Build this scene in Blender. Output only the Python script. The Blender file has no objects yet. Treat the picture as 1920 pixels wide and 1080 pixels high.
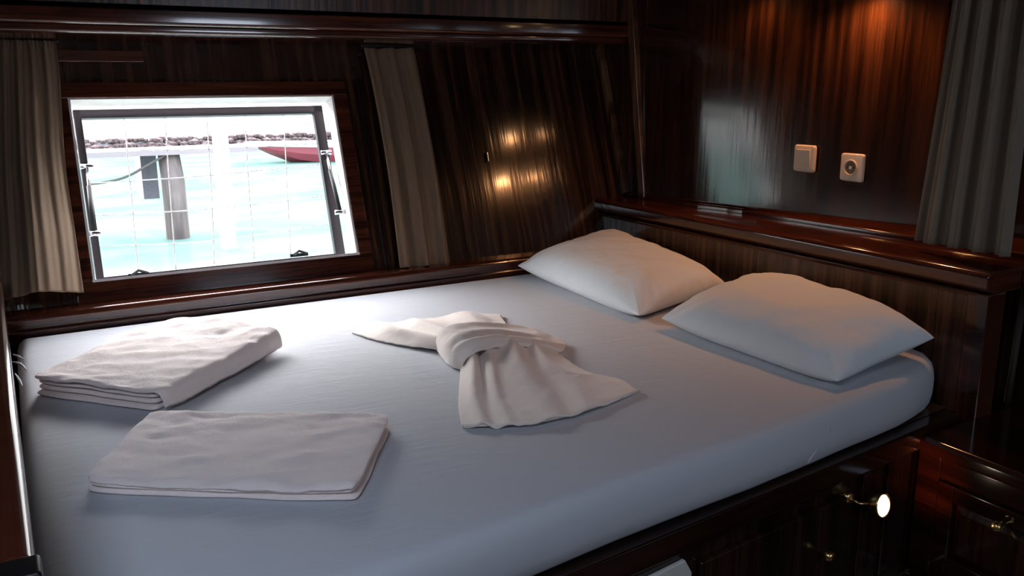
import bpy, bmesh, math, random
import numpy as np
from mathutils import Vector, Matrix, noise
random.seed(4)
PI = math.pi
sc = bpy.context.scene
COL = sc.collection

# ------------------------------------------------------------------ camera
F_PX = 1634.136
AX = np.array([2940., 400., -F_PX]); AX /= np.linalg.norm(AX)
AY = np.array([-960., 380., -F_PX]); AY /= np.linalg.norm(AY)
AZ = np.cross(AX, AY)
R = np.array([AX, AY, AZ])            # world = R @ camera
CAM = np.array([0., 0., 1.28])
cd = bpy.data.cameras.new('camera'); cam = bpy.data.objects.new('camera', cd); COL.objects.link(cam)
cd.sensor_fit = 'HORIZONTAL'; cd.sensor_width = 36; cd.lens = F_PX / 1920 * 36
cd.clip_start = .02; cd.clip_end = 400
m = Matrix([[*R[0], CAM[0]], [*R[1], CAM[1]], [*R[2], CAM[2]], [0, 0, 0, 1]])
cam.matrix_world = m
sc.camera = cam

# ------------------------------------------------------------------ exposure, world, sun
sc.view_settings.view_transform = 'Standard'; sc.view_settings.look = 'None'
sc.view_settings.gamma = 1; sc.view_settings.use_curve_mapping = False
sc.view_settings.exposure = 1.6
w = bpy.data.worlds.new('sky'); sc.world = w; w.use_nodes = True
nt = w.node_tree; nt.nodes.clear()
tc = nt.nodes.new('ShaderNodeTexCoord'); sx = nt.nodes.new('ShaderNodeSeparateXYZ')
cr = nt.nodes.new('ShaderNodeValToRGB'); bg = nt.nodes.new('ShaderNodeBackground'); wo = nt.nodes.new('ShaderNodeOutputWorld')
nt.links.new(tc.outputs['Generated'], sx.inputs[0]); nt.links.new(sx.outputs['Z'], cr.inputs[0])
# bright haze on the sun's side (beyond the window), plain blue sky on the other
def ramp(r, stops):
    while len(r.elements) > 1: r.elements.remove(r.elements[-1])
    r.elements[0].position = stops[0][0]; r.elements[0].color = (*[q / 16 for q in stops[0][1]], 1)
    for p, c in stops[1:]:
        e = r.elements.new(p); e.color = (*[q / 16 for q in c], 1)
ramp(cr.color_ramp, [(0, (.85, .85, .85)), (.24, (1, 1, 1)), (.34, (16, 15.4, 15.9)), (.46, (15.5, 15, 15.6)), (.62, (7, 6.9, 7.4)), (.85, (6, 6, 6.6)), (.95, (3, 4, 6)), (1, (2, 3, 5))])
cb = nt.nodes.new('ShaderNodeValToRGB'); nt.links.new(sx.outputs['Z'], cb.inputs[0])
ramp(cb.color_ramp, [(0, (2.2, 2.5, 3.0)), (.4, (2.8, 3.15, 3.8)), (1, (2.5, 3.0, 4.0))])
mr = nt.nodes.new('ShaderNodeMapRange'); mr.inputs['From Min'].default_value = -.05; mr.inputs['From Max'].default_value = .25
nt.links.new(sx.outputs['Y'], mr.inputs[0])
mx = nt.nodes.new('ShaderNodeMix'); mx.data_type = 'RGBA'; nt.links.new(mr.outputs[0], mx.inputs['Factor'])
nt.links.new(cb.outputs[0], mx.inputs['A']); nt.links.new(cr.outputs[0], mx.inputs['B'])
nt.links.new(mx.outputs['Result'], bg.inputs[0]); nt.links.new(bg.outputs[0], wo.inputs[0])
bg.inputs[1].default_value = 16.0
sd = bpy.data.lights.new('sun', 'SUN'); so = bpy.data.objects.new('sun', sd); COL.objects.link(so)
sd.energy = 2.0; sd.angle = .01; sd.color = (1, .95, .88)
so.rotation_euler = (math.radians(-14), 0, math.radians(8)); so.location = (0, 0, 20)

# ------------------------------------------------------------------ picture ray -> point on a real plane
def ray(px, py):
    return R @ np.array([px - 960., -(py - 540.), -F_PX])
def onz(px, py, z):
    d = ray(px, py); return CAM + d * (z - CAM[2]) / d[2]
def onx(px, py, x):
    d = ray(px, py); return CAM + d * (x - CAM[0]) / d[0]
def ony(px, py, y):
    d = ray(px, py); return CAM + d * (y - CAM[1]) / d[1]

# window wall: a board wall that flares outward going up
TW = math.radians(19); SW, CW = math.sin(TW), math.cos(TW)
Y0, Z0 = 2.72, .68
def bow(x):      # the boards come forward a little toward the corner
    return -.022 * max(0., x - 1.35) / .75
def W(x, u, o):  # x, up the slope, outward
    return (x, Y0 + u * SW + o * CW + bow(x), Z0 + u * CW - o * SW)
def onw(px, py, o):
    d = ray(px, py); n = np.array([0, CW, -SW]); p0 = np.array(W(0, 0, o))
    p = CAM + d * ((n @ (p0 - CAM)) / (n @ d)); q = p - p0
    return p[0], q[1] * SW + q[2] * CW

# ------------------------------------------------------------------ materials
MATS = {}
def newmat(name):
    m = bpy.data.materials.new(name); m.use_nodes = True
    b = m.node_tree.nodes['Principled BSDF']; MATS[name] = m
    return m, m.node_tree, b
def N(nt, t, **kw):
    n = nt.nodes.new(t)
    for k, v in kw.items(): setattr(n, k, v)
    return n
def wood(name, axis, dark, mid, light, scale=45, rough=.2, coat=.5, stripe=.6, bump=.05, spec=.5, across=None):
    if across is None: across = {2: 1, 0: 2, 1: 2}[axis]
    """striped mahogany; axis = direction along which the stripes run"""
    m, nt, b = newmat(name); L = nt.links.new
    tc = N(nt, 'ShaderNodeTexCoord'); mp = N(nt, 'ShaderNodeMapping')
    s = [.035, .035, .035]; s[across] = 1
    mp.inputs['Scale'].default_value = s
    L(tc.outputs['Object'], mp.inputs[0])
    n1 = N(nt, 'ShaderNodeTexNoise'); n1.inputs['Scale'].default_value = scale; n1.inputs['Detail'].default_value = 3
    n2 = N(nt, 'ShaderNodeTexNoise'); n2.inputs['Scale'].default_value = scale * 6; n2.inputs['Detail'].default_value = 4
    n3 = N(nt, 'ShaderNodeTexNoise'); n3.inputs['Scale'].default_value = 3.0
    L(mp.outputs[0], n1.inputs[0]); L(mp.outputs[0], n2.inputs[0]); L(tc.outputs['Object'], n3.inputs[0])
    r1 = N(nt, 'ShaderNodeValToRGB'); L(n1.outputs[0], r1.inputs[0])
    r1.color_ramp.elements[0].position = .36; r1.color_ramp.elements[0].color = (*dark, 1)
    r1.color_ramp.elements[1].position = .66; r1.color_ramp.elements[1].color = (*light, 1)
    e = r1.color_ramp.elements.new(.5); e.color = (*mid, 1)
    mx = N(nt, 'ShaderNodeMix', data_type='RGBA', blend_type='MULTIPLY'); mx.inputs['Factor'].default_value = stripe
    L(r1.outputs[0], mx.inputs['A'])
    r2 = N(nt, 'ShaderNodeValToRGB'); L(n2.outputs[0], r2.inputs[0])
    r2.color_ramp.elements[0].position = .35; r2.color_ramp.elements[0].color = (.35, .3, .28, 1)
    r2.color_ramp.elements[1].position = .6; r2.color_ramp.elements[1].color = (1.2, 1.15, 1.1, 1)
    L(r2.outputs[0], mx.inputs['B']); L(mx.outputs['Result'], b.inputs['Base Color'])
    mr = N(nt, 'ShaderNodeMapRange'); L(n3.outputs[0], mr.inputs[0])
    mr.inputs['To Min'].default_value = rough * .75; mr.inputs['To Max'].default_value = rough * 1.35
    L(mr.outputs[0], b.inputs['Roughness'])
    b.inputs['Specular IOR Level'].default_value = spec
    b.inputs['Coat Weight'].default_value = coat; b.inputs['Coat Roughness'].default_value = rough * .6
    bp = N(nt, 'ShaderNodeBump'); bp.inputs['Strength'].default_value = bump; bp.inputs['Distance'].default_value = .004
    L(n1.outputs[0], bp.inputs['Height']); L(bp.outputs[0], b.inputs['Normal'])
    bp2 = N(nt, 'ShaderNodeBump'); bp2.inputs['Strength'].default_value = bump * .8; bp2.inputs['Distance'].default_value = .003
    L(n1.outputs[0], bp2.inputs['Height']); L(bp2.outputs[0], b.inputs['Coat Normal'])
    return m
D, M_, L_ = (.011, .0052, .0032), (.036, .017, .010), (.075, .036, .021)
wood('wall_wood_z', 2, D, M_, L_, 42, .2, .6, .6, .35, across=1)
wood('hull_wood_z', 2, D, M_, L_, 42, .14, .6, .5, .2, across=0)
wood('upper_wood_z', 2, (.012, .005, .003), (.07, .026, .014), (.15, .06, .032), 48, .3, .15, .6, .25, across=0)
wood('panel_wood_z', 2, (.010, .004, .0025), (.05, .019, .011), (.13, .057, .032), 48, .25, .4, .6, .25)
wood('rail_wood_x', 0, (.03, .008, .005), (.07, .018, .010), (.12, .032, .016), 30, .13, .8, .5, .05)
wood('rail_wood_y', 1, (.03, .008, .005), (.07, .018, .010), (.12, .032, .016), 30, .13, .8, .5, .05)
wood('rail_wood_z', 2, (.03, .009, .005), (.07, .02, .010), (.13, .038, .018), 30, .13, .8, .5, .05)
wood('lacquer_wood_z', 2, (.009, .0035, .0018), (.026, .0088, .0036), (.048, .017, .007), 42, .16, 1, .5, .12)
wood('shaded_wood_x', 2, (.004, .0015, .001), (.013, .005, .003), (.032, .013, .007), 42, .22, .5, .6, .25, across=0)  # bed base and cupboard woods: the dim light there is painted in as darker colours
wood('shaded_wood_y', 2, (.004, .0015, .001), (.014, .0045, .0025), (.034, .011, .005), 42, .22, .5, .6, .25, across=1)
wood('shaded_rail_x', 0, (.007, .0022, .0013), (.017, .0048, .0026), (.03, .0085, .0045), 30, .14, .5, .5, .05)
wood('shaded_rail_y', 1, (.007, .0022, .0013), (.017, .0048, .0026), (.03, .0085, .0045), 30, .14, .5, .5, .05)
wood('tan_wood_z', 2, (.06, .025, .012), (.13, .06, .03), (.2, .1, .055), 30, .2, .7, .4, .05)
wood('floor_wood', 1, (.01, .004, .002), (.03, .011, .005), (.05, .02, .01), 20, .3, .3, .5, .05)
wood('pier_wood', 2, (.03, .021, .018), (.07, .052, .046), (.11, .085, .075), 14, .7, 0, .5, .3)

def cloth(name, col, rough=.85, weave=900, bump=.15, wr=0., wscale=14, sheen=.2, trans=0., stretch=(1, 1, 1)):
    m, nt, b = newmat(name); L = nt.links.new
    tc = N(nt, 'ShaderNodeTexCoord'); mp = N(nt, 'ShaderNodeMapping'); L(tc.outputs['Object'], mp.inputs[0])
    mp.inputs['Scale'].default_value = stretch
    n1 = N(nt, 'ShaderNodeTexNoise'); n1.inputs['Scale'].default_value = weave; n1.inputs['Detail'].default_value = 1
    n2 = N(nt, 'ShaderNodeTexNoise'); n2.inputs['Scale'].default_value = wscale; n2.inputs['Detail'].default_value = 4
    n2.inputs['Distortion'].default_value = .8
    L(mp.outputs[0], n1.inputs[0]); L(mp.outputs[0], n2.inputs[0])
    r = N(nt, 'ShaderNodeValToRGB'); L(n1.outputs[0], r.inputs[0])
    r.color_ramp.elements[0].color = (*[c * .93 for c in col], 1); r.color_ramp.elements[1].color = (*[min(1, c * 1.04) for c in col], 1)
    L(r.outputs[0], b.inputs['Base Color'])
    b.inputs['Roughness'].default_value = rough; b.inputs['Sheen Weight'].default_value = sheen
    b.inputs['Specular IOR Level'].default_value = .25
    bp = N(nt, 'ShaderNodeBump'); bp.inputs['Strength'].default_value = bump; bp.inputs['Distance'].default_value = .0015
    L(n1.outputs[0], bp.inputs['Height'])
    bp2 = N(nt, 'ShaderNodeBump'); bp2.inputs['Strength'].default_value = wr; bp2.inputs['Distance'].default_value = .012
    L(n2.outputs[0], bp2.inputs['Height']); L(bp.outputs[0], bp2.inputs['Normal']); L(bp2.outputs[0], b.inputs['Normal'])
    if trans:
        t = N(nt, 'ShaderNodeBsdfTranslucent'); L(r.outputs[0], t.inputs[0]); L(bp2.outputs[0], t.inputs['Normal'])
        mx = N(nt, 'ShaderNodeMixShader'); mx.inputs[0].default_value = trans
        out = nt.nodes['Material Output']; L(b.outputs[0], mx.inputs[1]); L(t.outputs[0], mx.inputs[2]); L(mx.outputs[0], out.inputs[0])
    return m
cloth('sheet_cloth', (.535, .56, .60), .8, 1200, .08, .16, 9, .1, 0, (1, 5, 1))
cloth('pillow_cloth', (.80, .84, .86), .8, 1200, .08, .35, 13, .1)
cloth('towel_cloth', (.90, .80, .76), .95, 420, .5, .25, 22, .3)
cloth('bow_cloth', (.88, .79, .72), .95, 520, .4, .15, 22, .3)
cloth('curtain_cloth', (.34, .235, .155), .9, 700, .2, .1, 20, .1, .35)
cloth('drape_cloth', (.24, .20, .155), .85, 700, .2, .1, 20, .2, .1)

def plain(name, col, rough=.4, metal=0., emit=None, es=0., spec=.5, noise_amt=.08, nscale=30):
    m, nt, b = newmat(name); L = nt.links.new
    tc = N(nt, 'ShaderNodeTexCoord'); n = N(nt, 'ShaderNodeTexNoise'); n.inputs['Scale'].default_value = nscale
    L(tc.outputs['Object'], n.inputs[0]); r = N(nt, 'ShaderNodeValToRGB'); L(n.outputs[0], r.inputs[0])
    r.color_ramp.elements[0].color = (*[c * (1 - noise_amt) for c in col], 1); r.color_ramp.elements[1].color = (*[c * (1 + noise_amt) for c in col], 1)
    L(r.outputs[0], b.inputs['Base Color'])
    b.inputs['Roughness'].default_value = rough; b.inputs['Metallic'].default_value = metal
    b.inputs['Specular IOR Level'].default_value = spec
    if emit: b.inputs['Emission Color'].default_value = (*emit, 1); b.inputs['Emission Strength'].default_value = es
    return m
plain('brass', (.62, .42, .18), .28, 1)
plain('chrome', (.55, .55, .58), .2, 1)
plain('sash_metal', (.035, .028, .034), .4, .3)
plain('wire', (.55, .5, .5), .4, .3)
plain('white_wire', (.8, .78, .76), .5)
plain('plastic', (.74, .60, .46), .3)
plain('white_plastic', (.6, .61, .56), .4)
plain('dark_hole', (.01, .008, .007), .5)
plain('gasket', (.012, .011, .012), .7)
plain('lamp_glow', (1, .9, .75), .4, 0, (1, .62, .32), 7)
plain('lens_glow', (1, .95, .85), .4, 0, (1, .85, .65), 9)
plain('black_paint', (.005, .004, .004), .35)
plain('quay_concrete', (.14, .135, .13), .9, nscale=2)
plain('quay_stone', (.055, .032, .028), .9, noise_amt=.6, nscale=6)
plain('red_paint', (.16, .025, .032), .6)
plain('white_paint', (.75, .72, .7), .5)
plain('jetty_paint', (.16, .13, .125), .8)
plain('dock_grey', (.10, .09, .10), .8, noise_amt=.3)
plain('rope', (.05, .04, .035), .9)
plain('skin_ceiling', (.05, .02, .012), .3)
# glass
m, nt, b = newmat('glass'); nt.nodes.remove(b)
g = N(nt, 'ShaderNodeBsdfGlossy'); g.inputs['Roughness'].default_value = .02
t = N(nt, 'ShaderNodeBsdfTransparent'); t.inputs[0].default_value = (.98, .99, .985, 1)
fr = N(nt, 'ShaderNodeLayerWeight'); fr.inputs[0].default_value = .12
mlt = N(nt, 'ShaderNodeMath', operation='MULTIPLY'); mlt.inputs[1].default_value = .35; nt.links.new(fr.outputs['Facing'], mlt.inputs[0])
mx = N(nt, 'ShaderNodeMixShader'); nt.links.new(mlt.outputs[0], mx.inputs[0]); nt.links.new(t.outputs[0], mx.inputs[1]); nt.links.new(g.outputs[0], mx.inputs[2])
nt.links.new(mx.outputs[0], nt.nodes['Material Output'].inputs[0])
# water
m, nt, b = newmat('water'); L = nt.links.new
b.inputs['Roughness'].default_value = .08; b.inputs['IOR'].default_value = 1.33; b.inputs['Specular IOR Level'].default_value = .07
tc = N(nt, 'ShaderNodeTexCoord'); mp = N(nt, 'ShaderNodeMapping'); mp.inputs['Scale'].default_value = (1, 1.6, 1); L(tc.outputs['Object'], mp.inputs[0])
n1 = N(nt, 'ShaderNodeTexNoise'); n1.inputs['Scale'].default_value = .7; n1.inputs['Detail'].default_value = 6; n1.inputs['Distortion'].default_value = .8
L(mp.outputs[0], n1.inputs[0])
r = N(nt, 'ShaderNodeValToRGB'); L(n1.outputs[0], r.inputs[0])
r.color_ramp.elements[0].position = .35; r.color_ramp.elements[0].color = (.044, .095, .070, 1)
r.color_ramp.elements[1].position = .7; r.color_ramp.elements[1].color = (.085, .12, .11, 1)
bp = N(nt, 'ShaderNodeBump'); bp.inputs['Strength'].default_value = .10; bp.inputs['Distance'].default_value = .08
L(n1.outputs[0], bp.inputs['Height'])
nt.nodes.remove(b)
df = N(nt, 'ShaderNodeBsdfDiffuse'); L(r.outputs[0], df.inputs[0]); gl = N(nt, 'ShaderNodeBsdfGlossy'); gl.inputs['Roughness'].default_value = .08
L(bp.outputs[0], gl.inputs['Normal']); L(bp.outputs[0], df.inputs['Normal'])
mx = N(nt, 'ShaderNodeMixShader'); mx.inputs[0].default_value = .06
L(df.outputs[0], mx.inputs[1]); L(gl.outputs[0], mx.inputs[2]); L(mx.outputs[0], nt.nodes['Material Output'].inputs[0])

# ------------------------------------------------------------------ mesh helpers
def link(name, bm, mat, parent=None, smooth=False, bevel=0, sub=0, solid=0, seg=2):
    me = bpy.data.meshes.new(name)
    bmesh.ops.recalc_face_normals(bm, faces=bm.faces[:])
    bm.to_mesh(me); bm.free()
    o = bpy.data.objects.new(name, me); COL.objects.link(o)
    me.materials.append(MATS[mat])
    if smooth:
        for p in me.polygons: p.use_smooth = True
    if solid:
        md = o.modifiers.new('s', 'SOLIDIFY'); md.thickness = solid; md.offset = 0
    if bevel:
        md = o.modifiers.new('b', 'BEVEL'); md.width = bevel; md.segments = seg; md.limit_method = 'ANGLE'; md.angle_limit = math.radians(35)
        for p in me.polygons: p.use_smooth = True
        md2 = o.modifiers.new('w', 'WEIGHTED_NORMAL'); md2.keep_sharp = False
    if sub:
        md = o.modifiers.new('u', 'SUBSURF'); md.levels = sub; md.render_levels = sub
    if parent: o.parent = parent
    return o
def thing(name, label, cat, loc=(0, 0, 0), group=None):
    o = bpy.data.objects.new(name, None); COL.objects.link(o); o.location = loc
    o['label'] = label; o['category'] = cat
    if group: o['group'] = group
    o.empty_display_size = .05
    return o
def adopt(root):       # children meshes were written in world coordinates
    bpy.context.view_layer.update()
    inv = Matrix.Translation(root.location).inverted()
    for c in root.children: c.matrix_parent_inverse = inv
def tag(o, label, cat, group=None):
    o['label'] = label; o['category'] = cat
    if group: o['group'] = group
    return o
def struct(o): o['kind'] = 'structure'; return o
def B(): return bmesh.new()
def hexa(bm, pts):     # 8 points: bottom ring 4, top ring 4
    v = [bm.verts.new(p) for p in pts]
    for f in ((0, 1, 2, 3), (7, 6, 5, 4), (0, 4, 5, 1), (1, 5, 6, 2), (2, 6, 7, 3), (3, 7, 4, 0)):
        bm.faces.new([v[i] for i in f])
def box(bm, x0, x1, y0, y1, z0, z1):
    hexa(bm, [(x0, y0, z0), (x1, y0, z0), (x1, y1, z0), (x0, y1, z0), (x0, y0, z1), (x1, y0, z1), (x1, y1, z1), (x0, y1, z1)])
def wbox(bm, x0, x1, u0, u1, o0, o1, nx=1):
    """box in the sloping wall's own directions"""
    for i in range(nx):
        a = x0 + (x1 - x0) * i / nx; c = x0 + (x1 - x0) * (i + 1) / nx
        hexa(bm, [W(a, u0, o0), W(c, u0, o0), W(c, u0, o1), W(a, u0, o1), W(a, u1, o0), W(c, u1, o0), W(c, u1, o1), W(a, u1, o1)])
def prism(bm, poly, z0, z1):
    a = [bm.verts.new((x, y, z0)) for x, y in poly]; b_ = [bm.verts.new((x, y, z1)) for x, y in poly]
    bm.faces.new(a[::-1]); bm.faces.new(b_)
    n = len(poly)
    for i in range(n): bm.faces.new((a[i], a[(i + 1) % n], b_[(i + 1) % n], b_[i]))
def sweep(bm, prof, p0, p1, up=(0, 0, 1)):
    """profile (side, up) swept straight from p0 to p1"""
    p0, p1, up = Vector(p0), Vector(p1), Vector(up); d = (p1 - p0).normalized(); s = d.cross(up).normalized(); u = s.cross(d)
    A = [bm.verts.new(p0 + s * a + u * c) for a, c in prof]; C_ = [bm.verts.new(p1 + s * a + u * c) for a, c in prof]
    n = len(prof); bm.faces.new(A); bm.faces.new(C_[::-1])
    for i in range(n): bm.faces.new((A[i], C_[i], C_[(i + 1) % n], A[(i + 1) % n]))
def tube(bm, pts, r, n=10):
    pts = [Vector(p) for p in pts]; rings = []
    for i, p in enumerate(pts):
        d = (pts[min(i + 1, len(pts) - 1)] - pts[max(i - 1, 0)]).normalized()
        a = d.orthogonal().normalized() if i == 0 else (rings_a - d * rings_a.dot(d)).normalized()
        rings_a = a; c = d.cross(a); rr = r[i] if isinstance(r, (list, tuple)) else r
        rings.append([bm.verts.new(p + (a * math.cos(2 * PI * k / n) + c * math.sin(2 * PI * k / n)) * rr) for k in range(n)])
    for a, c in zip(rings, rings[1:]):
        for k in range(n): bm.faces.new((a[k], a[(k + 1) % n], c[(k + 1) % n], c[k]))
    bm.faces.new(rings[0][::-1]); bm.faces.new(rings[-1])
def lathe(bm, prof, origin, axis, n=24):
    """prof: (radius, along) ; closes at both ends"""
    o = Vector(origin); d = Vector(axis).normalized(); a = d.orthogonal().normalized(); c = d.cross(a)
    rings = [[bm.verts.new(o + d * h + (a * math.cos(2 * PI * k / n) + c * math.sin(2 * PI * k / n)) * max(r_, .0002)) for k in range(n)] for r_, h in prof]
    for p, q in zip(rings, rings[1:]):
        for k in range(n): bm.faces.new((p[k], p[(k + 1) % n], q[(k + 1) % n], q[k]))
    bm.faces.new(rings[0][::-1]); bm.faces.new(rings[-1])
def catmull(P, t):
    n = len(P) - 1; x = t * n; i = min(int(x), n - 1); f = x - i
    p0, p1, p2, p3 = P[max(i - 1, 0)], P[i], P[i + 1], P[min(i + 2, n)]
    return .5 * ((2 * p1) + (-p0 + p2) * f + (2 * p0 - 5 * p1 + 4 * p2 - p3) * f * f + (-p0 + 3 * p1 - 3 * p2 + p3) * f ** 3)
def fbm(x, y, s, z=0.): return noise.noise(Vector((x * s, y * s, z))) + .5 * noise.noise(Vector((x * s * 2.1, y * s * 2.1, z + 3)))

# ------------------------------------------------------------------ the cabin shell
U_TOP = (1.41 - Z0) / CW
h0 = onw(172, 530, 0); h1 = onw(668, 475, 0); h2 = onw(625, 180, 0); h3 = onw(133, 187, 0)
HX0 = (h0[0] + h3[0]) / 2; HX1 = (h1[0] + h2[0]) / 2; HU0 = (h0[1] + h1[1]) / 2; HU1 = (h2[1] + h3[1]) / 2
bm = B()
XL, XR = -1.3, 2.10
T = .05
wbox(bm, XL, HX0, -.75, U_TOP + .9, 0, T)
wbox(bm, HX1, 1.35, -.75, U_TOP + .9, 0, T)
wbox(bm, 1.35, XR + .15, -.75, U_TOP + .9, 0, T, 6)
wbox(bm, HX0, HX1, -.75, HU0, 0, T)
wbox(bm, HX0, HX1, HU1, U_TOP + .9, 0, T)
struct(link('wall_window', bm, 'hull_wood_z'))

# right wall above the headboard: gently bowed lacquered panel
def xr(y):
    # angled slightly toward the room, easing into the corner between y = 2.35 and 2.42
    e = max(0., y - 2.35); e2 = min(e, .07)
    return 2.175 - .21 * (min(y, 2.35) - 1.95 + e2 - e2 * e2 / .14)
def onwall(px, py):
    x = 2.15
    for _ in range(8): p = onx(px, py, x); x = xr(p[1])
    return p
bm = B(); ys = [1.10 + i * (2.70 - 1.10) / 48 for i in range(49)]
fr_ = [[bm.verts.new((xr(y) + .03 * (z - 1.05), y, z)) for z in (.80, 2.0)] for y in ys]
bk_ = [[bm.verts.new((xr(y) + .06, y, z)) for z in (.80, 2.0)] for y in ys]
for i in range(48):
    a_ = [bm.verts.new(v_.co) for v_ in (fr_[i][0], fr_[i + 1][0], fr_[i + 1][1], fr_[i][1])] if i == 0 else [prev[0], bm.verts.new(fr_[i + 1][0].co), bm.verts.new(fr_[i + 1][1].co), prev[1]]
    bm.faces.new(a_); prev = (a_[1], a_[2])
    bm.faces.new((bk_[i][0], bk_[i][1], bk_[i + 1][1], bk_[i + 1][0]))
    bm.faces.new((fr_[i][1], fr_[i + 1][1], bk_[i + 1][1], bk_[i][1])); bm.faces.new((fr_[i][0], bk_[i][0], bk_[i + 1][0], fr_[i + 1][0]))
bm.faces.new((fr_[0][0], fr_[0][1], bk_[0][1], bk_[0][0])); bm.faces.new((fr_[-1][0], bk_[-1][0], bk_[-1][1], fr_[-1][1]))
o = struct(link('wall_right', bm, 'lacquer_wood_z', smooth=True))
o.data.flip_normals() if o.data.polygons[0].normal.x > 0 else None
bm = B(); box(bm, 2.095, 2.125, 2.66, 3.25, .6, 2.0); struct(link('wall_alcove', bm, 'wall_wood_z'))
bm = B(); box(bm, 2.40, 2.43, -1.35, 2.75, 0, 2.0); struct(link('wall_right', bm, 'panel_wood_z'))
bm = B(); box(bm, XL - .05, 2.45, -1.35, 3.0, -.05, 0); struct(link('floor', bm, 'floor_wood'))
# ceiling with an open deck hatch, and an opposite wall with cabin windows: daylight from behind the camera
HAX0, HAX1, HAY0, HAY1 = -1.0, -.2, -.3, .55
bm = B()
box(bm, XL - .05, HAX0, -1.35, 3.25, 2.0, 2.05); box(bm, HAX1, 2.45, -1.35, 3.25, 2.0, 2.05)
box(bm, HAX0, HAX1, -1.35, HAY0, 2.0, 2.05); box(bm, HAX0, HAX1, HAY1, 3.25, 2.0, 2.05)
struct(link('ceiling', bm, 'skin_ceiling'))
bm = B(); box(bm, HAX0 - .04, HAX0, HAY0 - .04, HAY1 + .04, 1.97, 2.1); box(bm, HAX1, HAX1 + .04, HAY0 - .04, HAY1 + .04, 1.97, 2.1)
box(bm, HAX0, HAX1, HAY0 - .04, HAY0, 1.97, 2.1); box(bm, HAX0, HAX1, HAY1, HAY1 + .04, 1.97, 2.1)
struct(link('trim_1', bm, 'rail_wood_y'))
BX0, BX1, BZ0, BZ1 = 1.15, 1.75, 1.25, 1.7
bm = B()
box(bm, XL, BX0, -1.35, -1.3, 0, 2.0); box(bm, BX1, 2.45, -1.35, -1.3, 0, 2.0)
box(bm, BX0, BX1, -1.35, -1.3, 0, BZ0); box(bm, BX0, BX1, -1.35, -1.3, BZ1, 2.0)
struct(link('wall_back', bm, 'hull_wood_z'))
bm = B(); box(bm, XL - .05, XL, -1.3, 3.25, 0, 2.0); struct(link('wall_left', bm, 'wall_wood_z'))

def portal(name, loc, rot, sx_, sy_):
    l = bpy.data.lights.new(name, 'AREA'); l.shape = 'RECTANGLE'; l.size = sx_; l.size_y = sy_; l.cycles.is_portal = True
    o = bpy.data.objects.new(name, l); COL.objects.link(o); o.matrix_world = Matrix.Translation(loc) @ rot; return o
portal('portal_hatch', ((HAX0 + HAX1) / 2, (HAY0 + HAY1) / 2, 2.05), Matrix.Identity(4), HAX1 - HAX0, HAY1 - HAY0)
portal('portal_back', ((BX0 + BX1) / 2, -1.35, (BZ0 + BZ1) / 2), Matrix.Rotation(math.radians(90), 4, 'X'), BX1 - BX0, BZ1 - BZ0)
cw = Vector(W((HX0 + HX1) / 2, (HU0 + HU1) / 2, T + .005))
rot = Matrix(((-1, 0, 0, 0), (0, SW, CW, 0), (0, CW, -SW, 0), (0, 0, 0, 1)))   # local z = outward -> light shines along -z, inward
portal('portal_window', cw, rot, HX1 - HX0, HU1 - HU0)

# beam and the panelling over it
bm = B(); box(bm, XL, 2.09, 2.75, 2.79, 1.50, 2.0); struct(link('wall_upper', bm, 'upper_wood_z'))
bm = B()
prof = [(0, 0), (0, -.055), (.006, -.065), (.03, -.065), (.03, -.072), (.235, -.072), (.235, 0)]
# section drawn in (y, z): front board, step, underside running back to the sloping wall
def ext_x(bm, prof, x0, x1, oy, oz):
    A = [bm.verts.new((x0, oy + a, oz + c)) for a, c in prof]; C_ = [bm.verts.new((x1, oy + a, oz + c)) for a, c in prof]
    n = len(prof); bm.faces.new(A); bm.faces.new(C_[::-1])
    for i in range(n): bm.faces.new((A[i], C_[i], C_[(i + 1) % n], A[(i + 1) % n]))
ext_x(bm, [(-.006, .0), (-.006, -.038), (.0, -.044), (.04, -.044), (.04, 0)], XL, 2.09, 2.745, 1.487)
ext_x(bm, [(0, .0), (.0, -.018), (.012, -.026), (.26, -.04), (.26, 0)], XL, 2.09, 2.765, 1.443)
struct(link('trim_2', bm, 'rail_wood_x', bevel=.004))
# short block under the soffit above the window
bm = B(); wbox(bm, .10, .39, U_TOP - .070, U_TOP - .035, -.012, 0); struct(link('trim_3', bm, 'rail_wood_x', bevel=.003))

# ledge along the window side of the bed
bm = B()
def rrect(y0, y1, z0, z1, r, n=5):
    P = []
    for cy, cz, a0 in ((y0 + r, z0 + .002, PI), ):
        P.append((y0, z0))
    P.append((y1, z0)); P.append((y1, z1))
    for k in range(n + 1):
        a = PI / 2 + (PI / 2) * k / n; P.append((y0 + r + r * math.cos(a), z1 - r + r * math.sin(a)))
    return P
ext_x(bm, rrect(2.632, 2.80, .40, .672, .016), -.09, 2.09, 0, 0)
ext_x(bm, rrect(2.622, 2.635, .40, .634, .006), -.09, 1.94, 0, 0)
struct(link('trim_4', bm, 'rail_wood_x', smooth=False, bevel=.002))

# mouldings at the far right corner
bm = B(); sweep(bm, [(-.014, -.014), (.012, -.014), (.014, .004), (.006, .014), (-.014, .014)], W(2.082, .18, -.012), W(2.082, U_TOP, -.012), up=(1, 0, 0))
struct(link('trim_5', bm, 'tan_wood_z', bevel=.003))
bm = B(); pz = lambda z: 2.632 + (z - .845) * .15
sweep(bm, [(-.016, -.018), (.016, -.018), (.018, .0), (.012, .018), (-.016, .018)], (2.085, pz(.845), .845), (2.085, pz(2.0), 2.0), up=(0, -1, 0))
struct(link('trim_6', bm, 'tan_wood_z', bevel=.005))

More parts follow.
